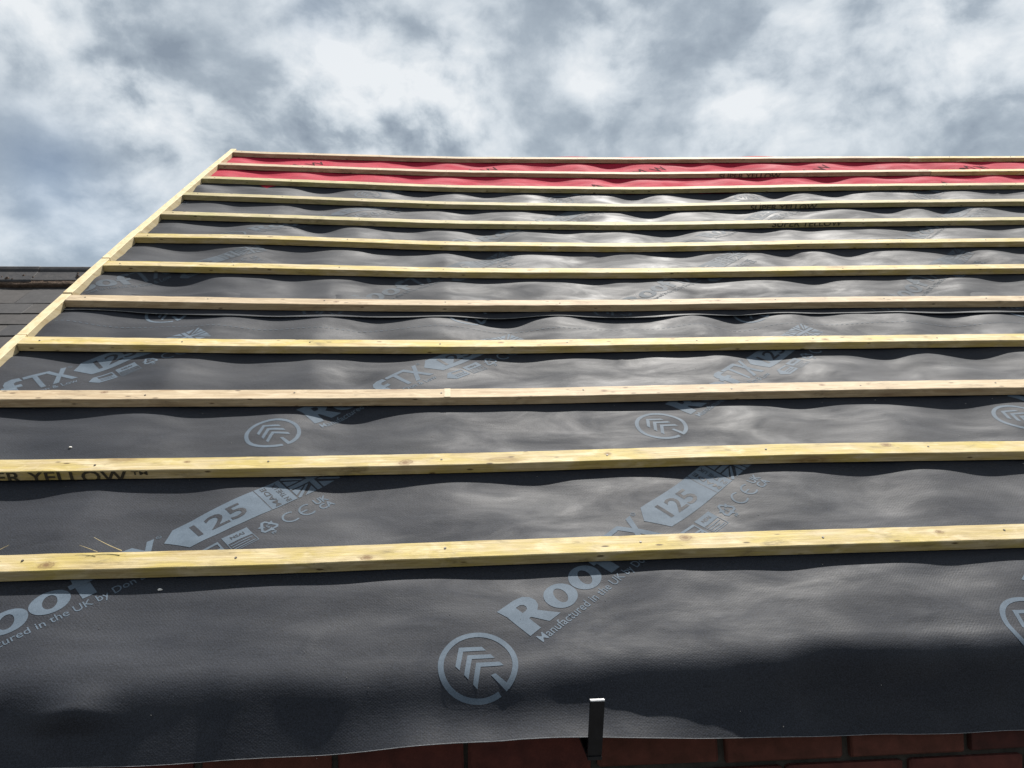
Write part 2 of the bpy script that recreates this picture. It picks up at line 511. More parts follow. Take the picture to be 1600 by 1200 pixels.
def pin(u, v, d):
    """no sheet passes up through a batten"""
    r = (v - (G0 - .025)) / GAUGE
    k = np.abs(r - np.round(r)) * GAUGE
    on = 1 - smooth(.022, .085, k)
    lift = np.minimum(d, 0.0)
    return d - lift * on


def base_w(u, v):
    return sag(u, v) - TH


# bottom sheet, with its drop over the eaves -------------------------------------------------
def eave_v(u):
    return .950 + .020 * gnoise(u * 2.3 + 8, 0.5, 31) + .017 * gnoise(u * 6.3, .2, 32) + .009 * gnoise(u * 15, .6, 33) + .012 * smooth(.3, 1.2, u)


NPROF = 60


def surf1(u, s):
    """u, s -> roof-frame points; above the eaves fold s is v itself, below it arc length down the fold"""
    u = np.asarray(u, float); s = np.asarray(s, float)
    ve = eave_v(u)
    vv = np.maximum(s, ve)
    amp = .007 + .004 * smooth(1.2, 1.6, vv) + .008 * smooth(1.6, 2.3, vv)
    d = drape(u, vv, amp * smooth(.95, 1.2, vv), 5, .95, .35 + .65 * smooth(1.5, 2.2, vv))
    d = pin(u, vv, d)
    w = base_w(u, vv) - .002 - d
    # below the fold: integrate the local pitch
    E = np.interp(u, [-1.3, -.6, .1, .5, .8, 1.1], [.150, .148, .144, .156, .168, .170]) + (ve - .950) * .8
    t = np.maximum(ve - s, 0.0) * E / (ve - S1_BOTTOM)
    crease = np.exp(-((u + .60 + .25 * t) / .055) ** 2) * smooth(-.02, .05, t) * (1 - smooth(.07, .11, t))
    pmax = 68 - 1 * smooth(-.45, -.15, u) + 7 * smooth(.05, .30, u) + 16 * smooth(.40, .7, u) + 3 * gnoise(u * 3.0, .7, 41) - 27 * crease
    lip = 34 + 42 * smooth(.16, .80, u) + 30 * (1 - smooth(-.30, .05, u)) + 5 * gnoise(u * 4.0, .3, 42)
    pp = math.degrees(PITCH)
    dv = np.zeros_like(t); dw = np.zeros_like(t)
    for k in range(NPROF):
        a = (k + .5) / NPROF * t
        p = pp + (pmax - pp) * smooth(-.01, .07, a) + (lip - pmax) * smooth(.42 * E, .98 * E, a) + 5 * gnoise(u * 6 + 4, a * 14, 43) * smooth(0, .04, a)
        ang = np.radians(p - pp)                  # steeper than the roof by this much
        dv = dv - np.cos(ang) * t / NPROF
        dw = dw - np.sin(ang) * t / NPROF
    return np.stack([u, vv + dv, w + dw], -1)


S1_BOTTOM = .950 - .150
LAP12 = 2.430


def surf2(u, s):
    u = np.asarray(u, float); s = np.asarray(s, float)
    amp = .0170 + 0 * s
    d = pin(u, s, drape(u, s, amp, 17, 1.0))
    w = base_w(u, s) - .0015 - d
    # the free lower edge stands clear of the sheet below
    edge = 1 - smooth(LAP12 - .01, LAP12 + .085, s)
    d1 = pin(u, s, drape(u, s, .021, 5, .95))
    w_free = base_w(u, s) - .002 - .35 * d1 + .004 - .003 * gnoise(u * 2.4, 1.1, 71)
    w = w * (1 - edge) + w_free * edge
    v = s + edge * (.012 * gnoise(u * 1.7, .4, 72) + .03 * (1 - smooth(-1.3, -.8, u)) + .010 * gnoise(u * 5, .9, 73))
    return np.stack([u, v, w], -1)


RED0, APEX = 4.105, 4.865


def surf3(u, s):
    u = np.asarray(u, float); s = np.asarray(s, float)
    s0 = s - .06 * np.exp(-((u + .965) / .035) ** 2) * (1 - smooth(RED0, RED0 + .16, s))
    d = pin(u, s0, drape(u, s0, .015, 29, 1.0))
    v = np.minimum(s0, APEX)
    w = base_w(u, v) - .0005 - d * (1 - .75 * smooth(4.72, APEX, v))
    w = w + smooth(4.80, APEX, v) * (.007 + .008 * gnoise(u * 2.2, .3, 81) + .008 * np.exp(-((u - 2.0) / .15) ** 2) + .004 * smooth(.3, .8, u) * (1 - smooth(2.1, 2.4, u)))
    over = np.maximum(s0 - APEX, 0)
    a = np.pi - 2 * PITCH           # turning over the ridge: down the far slope at the same pitch
    turn = 2 * PITCH
    bend = np.minimum(over / .05, 1.0)
    ang = -turn * bend * .5
    ang = np.where(over > .05, -turn, ang)
    o1 = np.minimum(over, .05); o2 = np.maximum(over - .05, 0)
    v = v + o1 * np.cos(turn * .5 * np.minimum(over / .05, 1)) + o2 * np.cos(turn)
    w = w - o1 * np.sin(turn * .5 * np.minimum(over / .05, 1)) - o2 * np.sin(turn)
    return np.stack([u, v, w], -1)


# ------------------------------------------------------------------ ground and house
GROUND = plain('paving_and_earth', (.05, .048, .044), (.10, .095, .088), 3.0, .9, .5, .01)
g = MB(); g.add([(-400, -400, 0), (400, -400, 0), (400, 400, 0), (-400, 400, 0)], [(0, 1, 2, 3)])
tag(link('ground', g.mesh('ground'), GROUND), kind='structure')

RIGHT_END = 6.4
BRICK_M = []
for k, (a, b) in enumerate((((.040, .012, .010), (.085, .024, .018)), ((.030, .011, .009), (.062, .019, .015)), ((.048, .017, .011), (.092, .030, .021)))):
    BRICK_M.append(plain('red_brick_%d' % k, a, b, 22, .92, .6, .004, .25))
MORTAR = plain('dark_mortar', (.022, .020, .017), (.050, .045, .038), 40, .95, .7, .004, .2)  # mortar kept dark over the whole wall


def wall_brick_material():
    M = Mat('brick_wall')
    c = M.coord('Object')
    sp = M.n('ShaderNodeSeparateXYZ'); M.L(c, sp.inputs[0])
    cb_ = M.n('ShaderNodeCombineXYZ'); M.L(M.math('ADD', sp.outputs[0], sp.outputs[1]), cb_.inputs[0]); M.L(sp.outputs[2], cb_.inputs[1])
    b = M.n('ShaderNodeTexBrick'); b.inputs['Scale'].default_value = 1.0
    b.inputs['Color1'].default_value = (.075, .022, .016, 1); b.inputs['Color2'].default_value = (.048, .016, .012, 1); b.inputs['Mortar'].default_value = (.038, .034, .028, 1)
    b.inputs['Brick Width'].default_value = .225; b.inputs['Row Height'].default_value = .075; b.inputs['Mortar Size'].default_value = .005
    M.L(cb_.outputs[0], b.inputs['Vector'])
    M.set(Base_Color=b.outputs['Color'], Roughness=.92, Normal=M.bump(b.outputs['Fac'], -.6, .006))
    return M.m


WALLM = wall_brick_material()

edge = Wn(surf1(np.linspace(-.8, 1.6, 60), np.full(60, S1_BOTTOM)))
EY, EZ = edge[:, 1].mean(), edge[:, 2].mean()
FACE_Y = EY + .045
RIDGE = W(0, APEX + .01, 0)
EAVE_TOP = EZ + .010
BACK_Y = 2 * RIDGE[1] - FACE_Y

house = empty('brick_house', (0, FACE_Y, 0))
hb = MB()
zt = EAVE_TOP - .4
x0, x1 = VERGE - .02, RIGHT_END
hb.box(x0, x1, FACE_Y + .012, FACE_Y + .24, 0, EAVE_TOP - .004)       # front wall, mortar face behind the bricks
link('front_wall', hb.mesh('front_wall'), MORTAR, house)
# bricks of the wall below the built courses stay in the material of a slab set just in front
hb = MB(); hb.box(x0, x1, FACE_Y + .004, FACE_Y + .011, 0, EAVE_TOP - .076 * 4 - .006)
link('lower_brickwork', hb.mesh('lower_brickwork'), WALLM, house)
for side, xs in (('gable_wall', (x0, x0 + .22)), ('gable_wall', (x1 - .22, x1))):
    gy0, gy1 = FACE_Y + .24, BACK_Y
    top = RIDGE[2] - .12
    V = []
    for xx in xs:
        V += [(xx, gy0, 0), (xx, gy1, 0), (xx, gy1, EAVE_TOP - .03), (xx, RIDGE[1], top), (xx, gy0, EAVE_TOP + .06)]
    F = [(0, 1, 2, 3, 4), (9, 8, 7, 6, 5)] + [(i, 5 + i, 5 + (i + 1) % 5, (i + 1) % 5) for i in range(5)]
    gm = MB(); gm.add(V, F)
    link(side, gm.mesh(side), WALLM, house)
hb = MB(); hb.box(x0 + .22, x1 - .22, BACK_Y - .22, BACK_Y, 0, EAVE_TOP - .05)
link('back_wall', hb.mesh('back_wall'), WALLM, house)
# the far slope
far = MB()
fv = [(x0, RIDGE[1] + .22, RIDGE[2] - .22 * SP / CP - .035), (x1, RIDGE[1] + .22, RIDGE[2] - .22 * SP / CP - .035), (x1, BACK_Y + .1, EAVE_TOP - .06), (x0, BACK_Y + .1, EAVE_TOP - .06)]
fv += [(a, b, c - .03) for a, b, c in fv]
far.add(fv, [(0, 1, 2, 3), (7, 6, 5, 4), (0, 4, 5, 1), (1, 5, 6, 2), (2, 6, 7, 3), (3, 7, 4, 0)])
link('far_slope', far.mesh('far_slope'), MEMB, house)

rng = random.Random(4)


def rough_block(L_, H_, D_, seed, wob=.002):
    r = random.Random(seed)
    bm = bmesh.new(); bmesh.ops.create_cube(bm, size=1)
    for v in bm.verts: v.co = Vector((v.co.x * L_, v.co.y * D_, v.co.z * H_))
    bmesh.ops.bevel(bm, geom=list(bm.edges), offset=.004, segments=1, affect='EDGES')
    for v in bm.verts: v.co += Vector((r.uniform(-wob, wob), r.uniform(-wob, wob), r.uniform(-wob, wob)))
    me = bpy.data.meshes.new('brick'); bm.to_mesh(me); bm.free(); return me


brick_meshes = []
for k in range(9):
    me = rough_block(.213, .064, .10, k, .0018); me.materials.append(BRICK_M[k % 3]); brick_meshes.append(me)
BRICK_OFF = 0.20
for c in range(4):
    zc = EAVE_TOP - .038 - .075 * c
    x = x0 + .11 + (BRICK_OFF if c % 2 == 0 else BRICK_OFF + .1125) - .225
    while x < RIGHT_END - 2.2:
        if x - .107 > x0 - .005:
            o = link('brick', brick_meshes[rng.randrange(9)], None, house)
            o.location = (x + rng.uniform(-.002, .002), FACE_Y + .05 + rng.uniform(-.002, .003), zc + rng.uniform(-.0015, .0015))
        x += .225
tag(house, 'red brick house wall showing its top courses under the black membrane at the eaves', 'house')

# ------------------------------------------------------------------ membranes


def spaced(a, b, fine, mid, end, coarse):
    n1 = int((mid - a) / fine); n2 = int((end - mid) / coarse)
    return np.concatenate([np.linspace(a, mid, n1, endpoint=False), np.linspace(mid, end, n2)])


def sheet(name, fn, us, ss, mat, label):
    U, S = np.meshgrid(us, ss)
    P = Wn(fn(U.ravel(), S.ravel()).reshape(-1, 3))
    root = empty(name, (float(us[0]), float(P[:, 1].min()), float(P[:, 2].min())))
    me = grid_mesh('sheet', P, len(us), len(ss))
    link('sheet', me, mat, root, True)
    tag(root, label, 'membrane', 'roofing membrane sheets')
    return root


us1 = spaced(VERGE + .001, RIGHT_END, .0085, 2.9, RIGHT_END, .03)
ss1 = np.concatenate([np.linspace(S1_BOTTOM, 1.3, 110, endpoint=False), np.linspace(1.3, 2.62, 190)])
M1 = sheet('roofing_membrane', surf1, us1, ss1, MEMB, 'black woven roofing membrane, lowest sheet, with large grey print, hanging over the eaves')
us2 = spaced(VERGE + .001, RIGHT_END, .010, 4.6, RIGHT_END, .03)
M2 = sheet('roofing_membrane', surf2, us2, np.linspace(LAP12, 4.22, 230), MEMB, 'black rippled roofing membrane, middle sheet lapped between lowest sheet and red sheet')
M3 = sheet('roofing_membrane', surf3, us2, np.concatenate([np.linspace(RED0, APEX, 110, endpoint=False), np.linspace(APEX, APEX + .35, 24)]), RED,
           'bright red roofing membrane under the three topmost battens at the ridge')

EDGE_M = plain('cut_edge_fibres', (.16, .17, .18), (.34, .35, .36), 120, .8)
for root, fn, us, s0 in ((M1, surf1, us1, S1_BOTTOM), (M2, surf2, us2, LAP12)):
    P = fn(us, np.full_like(us, s0)); Q = fn(us, np.full_like(us, s0 + .004))
    t_ = (P - Q); t_ /= np.linalg.norm(t_, axis=1)[:, None]
    n_ = np.cross(np.gradient(P, axis=0), -t_); n_ /= np.linalg.norm(n_, axis=1)[:, None]
    th = (.0007 + .0005 * gnoise(us * 40, 0 * us + s0, 91))[:, None]
    rows_ = [P + n_ * .0004, P + t_ * .0005 + n_ * th, P + t_ * .0006 - n_ * th]
    link('cut_edge', grid_mesh('cut_edge', Wn(np.concatenate(rows_)), len(us), 3), EDGE_M, root)

# ------------------------------------------------------------------ print on the membranes


def curve_mesh(polys):
    """closed outlines (even-odd) -> (V2, F)"""
    cu = bpy.data.curves.new('tmp', 'CURVE'); cu.dimensions = '2D'; cu.fill_mode = 'BOTH'
    for p in polys:
        sp = cu.splines.new('POLY'); sp.points.add(len(p) - 1); sp.use_cyclic_u = True
        for q, (x, y) in zip(sp.points, p): q.co = (x, y, 0, 1)
    return _take(cu)


def _take(cu):
    ob = bpy.data.objects.new('tmp', cu); col.objects.link(ob)
    dg = bpy.context.evaluated_depsgraph_get(); dg.update()
    me = ob.evaluated_get(dg).to_mesh()
    V = np.array([v.co[:2] for v in me.vertices]).reshape(-1, 2); F = [tuple(p.vertices) for p in me.polygons]
    ob.evaluated_get(dg).to_mesh_clear()
    bpy.data.objects.remove(ob); bpy.data.curves.remove(cu)
    # keep front faces only, drop any doubled side
    return V, F


def text_mesh(txt, x0, y0, height, width=None, bold=0., shear=0., rot=0.):
    """text whose capitals are `height` tall from (x0, y0), squeezed to `width`"""
    cu = bpy.data.curves.new('tmp', 'FONT'); cu.body = txt; cu.size = 1.0; cu.offset = bold; cu.shear = shear
    cu.resolution_u = 3; cu.fill_mode = 'FRONT'
    V, F = _take(cu)
    if not len(V): return V, F
    k = height / .70
    a, b = V[:, 0].min(), V[:, 0].max()
    kx = width / (b - a) if width else k
    V = np.stack([(V[:, 0] - a) * kx, V[:, 1] * k], 1)
    if rot:
        c_, s_ = math.cos(rot), math.sin(rot); V = V @ np.array([[c_, s_], [-s_, c_]])
    return V + np.array([x0, y0]), F


def ellipse(cx, cy, rx, ry, n=36, rot=0.):
    return [(cx + rx * math.cos(t) * math.cos(rot) - ry * math.sin(t) * math.sin(rot), cy + rx * math.cos(t) * math.sin(rot) + ry * math.sin(t) * math.cos(rot))
            for t in (2 * math.pi * i / n for i in range(n))]


def arc_ring(cx, cy, r0, r1, a0, a1, n=48):
    A = [math.radians(a0 + (a1 - a0) * i / n) for i in range(n + 1)]
    return [(cx + r1 * math.cos(a), cy + r1 * math.sin(a)) for a in A] + [(cx + r0 * math.cos(a), cy + r0 * math.sin(a)) for a in reversed(A)]


def bar(xa, ya, xb, yb, wa, wb=None):
    wb = wa if wb is None else wb
    l = math.hypot(xb - xa, yb - ya); nx, ny = -(yb - ya) / l, (xb - xa) / l
    return [(xa + nx * wa / 2, ya + ny * wa / 2), (xa - nx * wa / 2, ya - ny * wa / 2), (xb - nx * wb / 2, yb - ny * wb / 2), (xb + nx * wb / 2, yb + ny * wb / 2)]


class Flat:
    def __init__(s): s.V = np.zeros((0, 2)); s.F = []

    def add(s, VF):
        V, F = VF
        if not len(V): return
        b = len(s.V); s.V = np.vstack([s.V, V]); s.F += [tuple(i + b for i in f) for f in F]

    def gridded(s, step, lim=None):
        """cut on a grid so that the print can follow a draped sheet"""
        bm = bmesh.new()
        vs_ = [bm.verts.new((x, y, 0)) for x, y in s.V]
        for f in s.F:
            try: bm.faces.new([vs_[i] for i in f])
            except ValueError: pass
        lo, hi = s.V.min(0), s.V.max(0)
        if lim:
            for co, no in (((lim[0], 0, 0), (-1, 0, 0)), ((lim[1], 0, 0), (1, 0, 0)), ((0, lim[2], 0), (0, -1, 0)), ((0, lim[3], 0), (0, 1, 0))):
                bmesh.ops.bisect_plane(bm, geom=bm.verts[:] + bm.edges[:] + bm.faces[:], plane_co=co, plane_no=no, clear_outer=True)
        for ax in (0, 1):
            x = lo[ax] + step
            while x < hi[ax]:
                co = [0, 0, 0]; no = [0, 0, 0]; co[ax] = x; no[ax] = 1
                bmesh.ops.bisect_plane(bm, geom=bm.verts[:] + bm.edges[:] + bm.faces[:], plane_co=co, plane_no=no)
                x += step
        bmesh.ops.triangulate(bm, faces=bm.faces[:])
        bm.normal_update()
        for f in bm.faces:
            if f.normal.z < 0: f.normal_flip()
        bm.verts.index_update()
        V = np.array([v.co[:2] for v in bm.verts]).reshape(-1, 2); F = [tuple(v.index for v in f.verts) for f in bm.faces]
        bm.free()
        return V, F


def build_print():
    f = Flat()
    # roundel: open ring whose end turns inward, three nested chevrons
    f.add(curve_mesh([arc_ring(0, 0, .0595, .0695, -84, 262)]))
    R45 = lambda x, y: (x, y)
    f.add(curve_mesh([[(.0020, -.0690), (.0130, -.0675), (.0100, -.0330), (.0020, -.0300)]]))
    for k in range(3):
        oy = .050 - .0225 * k
        f.add(curve_mesh([[(0, oy), (.031, oy - .026), (.031, oy - .037), (0, oy - .0115), (-.031, oy - .037), (-.031, oy - .026)]]))
    # R o o f
    f.add(curve_mesh([
        [(.105, .062), (.150, .062), (.168, .058), (.178, .047), (.180, .034), (.175, .022), (.164, .014), (.192, -.020), (.161, -.020), (.143, .010), (.138, .010), (.138, -.020), (.110, -.020), (.110, .040)],
        [(.138, .045), (.148, .045), (.154, .041), (.155, .035), (.152, .029), (.146, .027), (.138, .027)]]))
    for cx in (.225, .297):
        f.add(curve_mesh([ellipse(cx, .010, .035, .0315), ellipse(cx, .010, .0125, .0195, rot=-.35)]))
    f.add(curve_mesh([[(.344, -.020), (.370, -.020), (.370, .018), (.386, .018), (.386, .032), (.370, .032), (.371, .044), (.378, .050), (.394, .049), (.391, .066), (.372, .068), (.354, .061), (.345, .046), (.344, .032), (.335, .032), (.335, .018), (.344, .018)]]))
    f.add(curve_mesh([[(.398, .064), (.456, .064), (.456, .052), (.433, .051), (.433, -.020), (.420, -.020), (.420, .051), (.398, .052)]]))
    f.add(curve_mesh([[(.450, -.020), (.466, -.020), (.482, .012), (.499, -.020), (.516, -.020), (.491, .024), (.513, .064), (.498, .064), (.483, .035), (.468, .064), (.451, .064), (.474, .023)]]))
    f.add(curve_mesh([ellipse(.522, .062, .0055, .0055, 16), ellipse(.522, .062, .0042, .0042, 16)])); f.add(text_mesh('R', .5203, .0595, .005))
    f.add(text_mesh('Manufactured in the UK by Don & Low', .116, -.046, .0185, .392, .004))
    # pointed panel with 125 left dark
    hexp = [(.520, .030), (.552, .064), (.738, .064), (.738, -.020), (.552, -.020)]
    f.hexp = hexp
    f.add(curve_mesh([[(.740, .064), (.802, .064), (.802, -.020), (.740, -.020)]]))      # MADE panel
    # flag
    X0, X1, Y0, Y1 = .806, .915, -.020, .064
    cx, cy = (X0 + X1) / 2, (Y0 + Y1) / 2
    f.add(curve_mesh([bar(X0, cy, X1, cy, .012)])); f.add(curve_mesh([bar(cx, Y0, cx, cy - .0065, .012)])); f.add(curve_mesh([bar(cx, cy + .0065, cx, Y1, .012)]))
    for sx in (-1, 1):
        for sy in (-1, 1):
            a, b = cx + sx * .010, cy + sy * .010
            ex, ey = (X1 if sx > 0 else X0), (Y1 if sy > 0 else Y0)
            f.add(curve_mesh([[(a + sx * .014, b), (ex, b), (ex, ey - sy * .011)]]))
            f.add(curve_mesh([[(a, b + sy * .010), (a, ey), (ex - sx * .016, ey)]]))
            f.add(curve_mesh([[(a + sx * .002, b), (a + sx * .009, b), (ex, ey - sy * .005), (ex, ey), (ex - sx * .006, ey)]]))
    # approval boxes
    f.add(curve_mesh([[(.610, -.040), (.667, -.040), (.667, -.093), (.610, -.093)], [(.6115, -.066), (.6655, -.066), (.6655, -.0915), (.6115, -.0915)]]))
    for k in range(3): f.add(curve_mesh([bar(.614, -.073 - .007 * k, .662 - .01 * (k % 2), -.073 - .007 * k, .0022)]))
    f.add(curve_mesh([[(.528, -.066), (.548, -.044), (.600, -.044), (.600, -.088), (.548, -.088)], [(.556, -.050), (.596, -.050), (.596, -.064), (.556, -.064)], [(.556, -.069), (.590, -.069), (.590, -.072), (.556, -.072)], [(.556, -.077), (.594, -.077), (.594, -.080), (.556, -.080)]]))
    # recycling triangle of three bent arrows, 5, PP
    for k in range(3):
        a = math.radians(90 + 120 * k)
        rr = lambda x, y: (.702 + x * math.cos(a - math.pi / 2) - y * math.sin(a - math.pi / 2), -.066 + x * math.sin(a - math.pi / 2) + y * math.cos(a - math.pi / 2))
        f.add(curve_mesh([[rr(-.016, .004), rr(-.006, .021), (rr(.004, .021)), rr(.010, .012), rr(.016, .015), rr(.014, .001), rr(.002, .007), rr(.006, .009), rr(.001, .0155), rr(-.003, .0155), rr(-.010, .001)]]))
    f.add(text_mesh('5', .6985, -.071, .010, None, .02)); f.add(text_mesh('PP', .697, -.096, .008, None, .02))
    # CE
    f.add(curve_mesh([arc_ring(.757, -.066, .0155, .020, 55, 305, 20)])); f.add(curve_mesh([arc_ring(.798, -.066, .0155, .020, 55, 305, 20)])); f.add(curve_mesh([bar(.780, -.066, .797, -.066, .0045)]))
    f.add(text_mesh('UK', .822, -.064, .019, .034, .03)); f.add(text_mesh('CA', .822, -.087, .019, .034, .03))
    light = f.gridded(.009)
    h = Flat(); h.add(curve_mesh([hexp])); hexm = h.gridded(.009)
    d = Flat(); d.add(text_mesh('125', .580, .000, .046, .115, .012))
    d.add(text_mesh('MADE', .7535, .0, .012, .060, .02, rot=math.pi / 2) if False else text_mesh('MADE', .7640, -.016, .0125, .076, .012, rot=math.pi / 2))
    d.add(text_mesh('IN THE UK', .7900, -.016, .0125, .076, .012, rot=math.pi / 2))
    d.add(curve_mesh([bar(.739, -.020, .739, .064, .0015)]))
    d.add(text_mesh('NSAI', .624, -.057, .009, .030, .02))
    dark = d.gridded(.009)
    return light, hexm, dark


LIGHT, HEXM, DARK = build_print()
TANG = math.radians(41.0)


def place_print(parent, fn, cu_, cv, vmin, vmax, umin=VERGE + .004, lift=.0006, ink=None):
    c_, s_ = math.cos(TANG), math.sin(TANG)

    def put(VF, name, mat, dz):
        V, F = VF
        U = cu_ + V[:, 0] * c_ - V[:, 1] * s_
        S = cv + V[:, 0] * s_ + V[:, 1] * c_
        ok = (U > umin) & (S > vmin) & (S < vmax) & (U < RIGHT_END)
        F2 = [q for q in F if ok[list(q)].all()]
        if len(F2) < 260: return
        e = .003
        P = fn(U, S)
        n = np.cross(fn(U + e, S) - P, fn(U, S + e) - P)
        n /= np.linalg.norm(n, axis=1)[:, None]
        P = Wn(P + n * dz)
        used = sorted({i for q in F2 for i in q}); mp = {i: k for k, i in enumerate(used)}
        link(name, py_mesh(name, P[used], [tuple(mp[i] for i in q) for q in F2]), mat, parent, True)
    put(LIGHT, 'printed_lettering', ink or INK, lift)
    put(HEXM, 'printed_panel', ink or INK, lift)
    put(DARK, 'printed_numerals', MEMB, lift + .0004)


PER = 1.008
for row in range(3):
    for k in range(-3, 5):
        cu_, cv = .037 - .497 * row + PER * k + (.045 if row == 0 and k > 0 else 0), .932 + .762 * row + (.006 if row else .036 if k > 0 else .018) * k
        if -2.2 < cu_ < 3.2 - .2 * row * 0:
            place_print(M1, surf1, cu_, cv, .74, 2.58)
for row in range(-1, 3):
    for k in range(-3, 7):
        cu_, cv = -.444 - .497 * row + PER * k, 2.48 + .762 * row
        if -2.3 < cu_ < 4.2:
            place_print(M2, surf2, cu_, cv, LAP12 + .012, 4.16, lift=.0008, ink=INK_FAINT)


def flat_print(parent, fn, F, cu_, cv, ang, name, mat, step=.012, lift=.0012):
    V, FF = F.gridded(step)
    c_, s_ = math.cos(ang), math.sin(ang)
    U = cu_ + V[:, 0] * c_ - V[:, 1] * s_; S = cv + V[:, 0] * s_ + V[:, 1] * c_
    P = fn(U, S); e = .003
    n = np.cross(fn(U + e, S) - P, fn(U, S + e) - P); n /= np.linalg.norm(n, axis=1)[:, None]
    link(name, py_mesh(name, Wn(P + n * lift), FF), mat, parent, True)


# dashed lap lines
fl = Flat()
for i in range(190): fl.add(curve_mesh([bar(i * .018, 0, i * .018 + .010, 0, .002)]))
flat_print(M1, surf1, fl, VERGE + .02, 2.350, 0, 'printed_lap_line', INK, .5)
fl = Flat()
for i in range(90): fl.add(curve_mesh([bar(i * .062, 0, i * .062 + .036, 0, .0045)]))
flat_print(M3, surf3, fl, VERGE + .05, 4.172, 0, 'printed_lap_line', INK_BLACK, .5)
# black capitals on the red sheet
for k in range(-1, 5):
    for ch, du, dv in (('A', -.22, 4.19), ('M', .10, 4.52), ('A', 0.0, 4.46), ('W', .21, 4.56)):
        u_ = du + 1.02 * k
        if VERGE + .05 < u_ < 5.2:
            fl = Flat(); fl.add(text_mesh(ch, 0, 0, .075, None, 0.))
            flat_print(M3, surf3, fl, u_, dv, math.radians(36), 'printed_lettering', INK_BLACK)

# ------------------------------------------------------------------ battens
WID = .050


def batten_mesh(i, ua, ub, seed, drop=0.):
    n = max(2, int((ub - ua) / .045))
    us = np.linspace(ua, ub, n + 1)
    vtop = G0 + GAUGE * (i - 1)
    bow = .0022 * gnoise(us * 1.1, 0 * us + i, 200 + seed) + .0008 * gnoise(us * 6, 0 * us + i, 300 + seed)
    zz = sag(us, np.full_like(us, vtop)) + .0010 * gnoise(us * 5, 0 * us + i, 400 + seed) + drop
    ch = .0016
    prof = [(-WID + ch, 0), (-WID, -ch), (-WID, -TH + ch), (-WID + ch, -TH), (-ch, -TH), (0, -TH + ch), (0, -ch), (-ch, 0)]
    V = []
    for a, u in enumerate(us):
        for k, (pv, pw) in enumerate(prof):
            j = .0009 * float(gnoise(u * 23 + k * 7.1, i + .3, 500 + seed + k))
            V.append((u, vtop + bow[a] + pv + j * .6, zz[a] + pw + j * (0 if pw < -.01 else 1)))
    F = []
    m_ = len(prof)
    for a in range(n):
        for k in range(m_):
            k2 = (k + 1) % m_
            F.append((a * m_ + k, (a + 1) * m_ + k, (a + 1) * m_ + k2, a * m_ + k2))
    F.append(tuple(range(m_))); F.append(tuple(n * m_ + k for k in reversed(range(m_))))
    me = py_mesh('timber', Wn(np.array(V)), F)
    return me


def stamp(root, i, txt, u0, u1, hgt, w0):
    vtop = G0 + GAUGE * (i - 1)
    f = Flat(); f.add(text_mesh(txt, 0, 0, hgt, u1 - u0, .018))
    V, F = f.gridded(.06, (-1, 9, -TH + .0018 - w0, -.0018 - w0))
    us = u0 + V[:, 0]
    bow = .0022 * gnoise(us * 1.1, 0 * us + i, 200 + i) + .0008 * gnoise(us * 6, 0 * us + i, 300 + i)
    P = np.stack([us, vtop - WID - .0012 + bow, sag(us, np.full_like(us, vtop)) + w0 + V[:, 1]], 1)
    link('stamped_lettering', py_mesh('stamped_lettering', Wn(P), F), STAMP, root)


def nails(root, i, ua, ub, seed):
    vtop = G0 + GAUGE * (i - 1)
    r = random.Random(seed); mb = MB()
    k0 = math.ceil((ua + .01 - RAFTER0) / RAFTER)
    u = RAFTER0 + RAFTER * k0
    while u < ub - .01:
        uu = u + r.uniform(-.012, .012); vv = vtop - .025 + r.uniform(-.008, .008)
        z = float(sag(uu, vtop)) + .0012
        n = 8
        V = [(uu + .0025 * math.cos(2 * math.pi * a / n), vv + .0025 * math.sin(2 * math.pi * a / n), z + d) for d in (-.002, .0) for a in range(n)]
        F = [tuple(range(n, 2 * n))] + [(a, (a + 1) % n, n + (a + 1) % n, n + a) for a in range(n)]
        mb.add(Wn(np.array(V)).tolist(), F)
        u += RAFTER
    o = link('nail_heads', mb.mesh('nail_heads'), NAIL, root); tag(o, kind='stuff')


NAIL = plain('dull_nail', (.05, .045, .04), (.12, .11, .10), 300, .6, .1, .0005, .5, 2, .8)
ORD = {1: 'lowest', 2: 'second lowest', 3: 'third lowest', 4: 'fourth lowest', 5: 'fifth lowest', 6: 'sixth lowest', 7: 'sixth from the ridge', 8: 'fifth from the ridge',
       9: 'fourth from the ridge', 10: 'third from the ridge', 11: 'second from the ridge', 12: 'topmost'}
FACE = VERGE + .0015
PLAN = [  # row, from u, to u, wood, label
    (1, FACE, 4.9, YEL, 'lowest pale yellow timber batten above the eaves, nearest the camera'),
    (2, FACE, 4.7, YEL, 'second lowest yellow batten with a dark stamp at its left and a brown knot'),
    (3, FACE, 5.1, PNK, 'third lowest batten, pinkish brown timber with a pale tape mark'),
    (4, FACE, 4.9, YEL, 'fourth lowest yellow batten, just below the lapped membrane edge'),
    (5, FACE, 5.3, PNK, 'fifth lowest batten, light brown timber just above the lapped membrane edge'),
    (6, FACE, 5.0, YEL, 'sixth lowest batten, bright yellow timber'),
    (7, FACE, 5.2, YEL, 'seventh lowest batten, yellow timber, sixth below the ridge'),
    (8, FACE, 5.3, OLV, 'yellow stamped batten, fifth from the ridge'),
    (9, FACE, 5.4, OLV, 'olive stamped batten, fourth from the ridge, over black membrane'),
    (10, FACE, 5.4, OLV, 'third batten from the ridge, running along the lower edge of the red membrane'),
    (11, FACE, 2.846, PNK, 'brown batten across the middle of the red membrane, left of the joint'),
    (11, 2.850, 5.6, YEL, 'yellow batten across the middle of the red membrane, right of the joint'),
    (12, FACE, 2.889, PNK, 'topmost brown batten along the ridge, left of the joint'),
    (12, 2.893, 5.6, YEL, 'topmost yellowish batten along the ridge, right of the joint'),
]
BAT = {}
